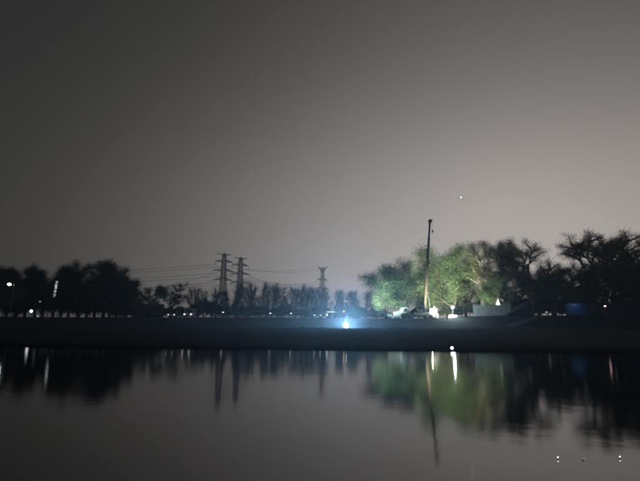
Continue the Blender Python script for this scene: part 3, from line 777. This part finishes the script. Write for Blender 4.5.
MB().lathe([(.14, -.12), (.05, .06)], (lx, -1.3, lz + .30), 10).build('assumed_lamp_shade', 'darkmetal', br)
lamp_light(o, (lx, -1.3, lz + .16), 120, (.75, .9, 1.0), .06, R(125), (0, .8, -.8))

# ------------------------------------------------------------------ aircraft, floats
c = at(459.5, 197.5, 2600)
o = thing('aircraft', 'distant aircraft with its bright landing light low in the night sky', 'aircraft', c - Vector((0, 0, 1.5)), R(55))
fz = MB()
prof = [(.05, -8), (.7, -7), (1.0, -5), (1.0, 3), (.55, 6.5), (.1, 8)]
k = 12; n = 0
for r_, y_ in prof:
    for i in range(k): fz.v.append((r_ * math.cos(2 * math.pi * i / k), y_, 1.5 + r_ * math.sin(2 * math.pi * i / k)))
for q in range(len(prof) - 1):
    for i in range(k): fz.f.append((q * k + i, q * k + (i + 1) % k, (q + 1) * k + (i + 1) % k, (q + 1) * k + i))
fz.build('fuselage', 'white', o)
for sd in (-1, 1):
    wg = MB(); wg.v = [(sd * .8, -1.5, 1.0), (sd * 8, 1.2, 1.5), (sd * 8, 2.2, 1.5), (sd * .8, 2.0, 1.0), (sd * .8, -1.5, 1.25), (sd * 8, 1.2, 1.6), (sd * 8, 2.2, 1.6), (sd * .8, 2.0, 1.25)]
    wg.f = [(0, 1, 2, 3), (4, 7, 6, 5), (0, 4, 5, 1), (1, 5, 6, 2), (2, 6, 7, 3), (3, 7, 4, 0)]; wg.build('wing', 'white', o)
    MB().box((sd * 1.6, 7.2, 3.9), (2.6, 1.0, .1)).build('tailplane', 'white', o)
MB().prism([(-.06, 1.8), (-.06, 4.0), (.06, 4.0), (.06, 1.8)], 5.6, 7.6).build('fin', 'white', o)
MB().ball((0, -8.0, 1.5), 2.6, 10).build('landing_light', 'beacon', o)
MB().ball((0, 0, 0), 1.8, 10).build('wing_light', 'beacon2', o).location = Matrix.Rotation(-R(55), 3, 'Z') @ (at(453.5, 195, 2600) - c + Vector((0, 0, 1.5)))

def waterpt(px, py):
    d = ray(px, py); t_ = -CAM_H / d.z; return Vector((d.x * t_, d.y * t_, 0))
for k, (px, py, lb, tl) in enumerate([(558, 459.3, 'glowing white fishing float on the open grey water near the shore', .0), (583, 460.5, 'dim tilted fishing float between the two glowing white floats', .5), (620, 458.8, 'brightest glowing fishing float, on the dark reflection of the spreading trees', .0)]):
    q = waterpt(px, py); o = thing('fishing_float', lb, 'float', q)
    o.rotation_euler = (.1, tl, 0)
    MB().lathe([(.002, -.10), (.006, -.06), (.011, -.02), (.006, .008), (.003, .012)], (0, 0, 0), 8).build('float_body', 'float', o)
    MB().ball((0, 0, .020), .0065 if k != 1 else .005, 8).build('glow_tip', 'tip' if k != 1 else 'faint', o)
# ------------------------------------------------------------------ rough grass on the bank
gr = random.Random(21); gb = MB()
def blade(x, y, h):
    z = gz(x, y); a = gr.uniform(0, 6.28); wd = h * .06 + .006; lx_, ly = gr.gauss(0, .35) * h, gr.gauss(0, .35) * h
    n = len(gb.v); cx, sy = math.cos(a) * wd, math.sin(a) * wd
    gb.v += [(x - cx, y - sy, z - .03), (x + cx, y + sy, z - .03), (x + lx_, y + ly, z + h)]; gb.f.append((n, n + 1, n + 2))
for i in range(9000):                           # shoreline fringe
    x = gr.uniform(-27, 27); y = shore(x) + .35 + abs(gr.gauss(0, 1.6))
    if vnoise(x * .7, y * .7, 11) > -.12: blade(x, y, gr.uniform(.03, .11))
for i in range(40000):                           # flats and levee face
    y = gr.uniform(34, 109); x = gr.uniform(-.8, .8) * y
    if vnoise(x * .25, y * .25, 12) > -.05: blade(x, y, gr.uniform(.05, .16))
for i in range(7000):                            # tufts along the low rise added to hide the floodlight from the water
    x = gr.uniform(-34, 34); y = shore(x) + 29 + gr.gauss(0, 3.0)
    if vnoise(x * .5, y * .5, 14) > .02: blade(x, y, gr.uniform(.06, .26) if abs(x - 3.2) > 2.2 else .05)
gb = gb.build('bank_grass', 'grass'); tag(gb, 'rough short grass over the dark riverbank and levee', 'grass', kind='stuff')

# ------------------------------------------------------------------ haze
hzm = bpy.data.materials.new('night_haze'); hzm.use_nodes = True
t = hzm.node_tree; t.nodes.clear()
pv = t.nodes.new('ShaderNodeVolumePrincipled'); pv.inputs['Color'].default_value = (.95, .95, .95, 1); pv.inputs['Density'].default_value = .0005; pv.inputs['Anisotropy'].default_value = .75
oo = t.nodes.new('ShaderNodeOutputMaterial'); t.links.new(pv.outputs[0], oo.inputs['Volume'])
hb = MB().box((0, 550, 27), (3020, 1910, 60)).build('haze', hzm); tag(hb, 'thin night haze over the lake and fields', 'haze', kind='stuff')
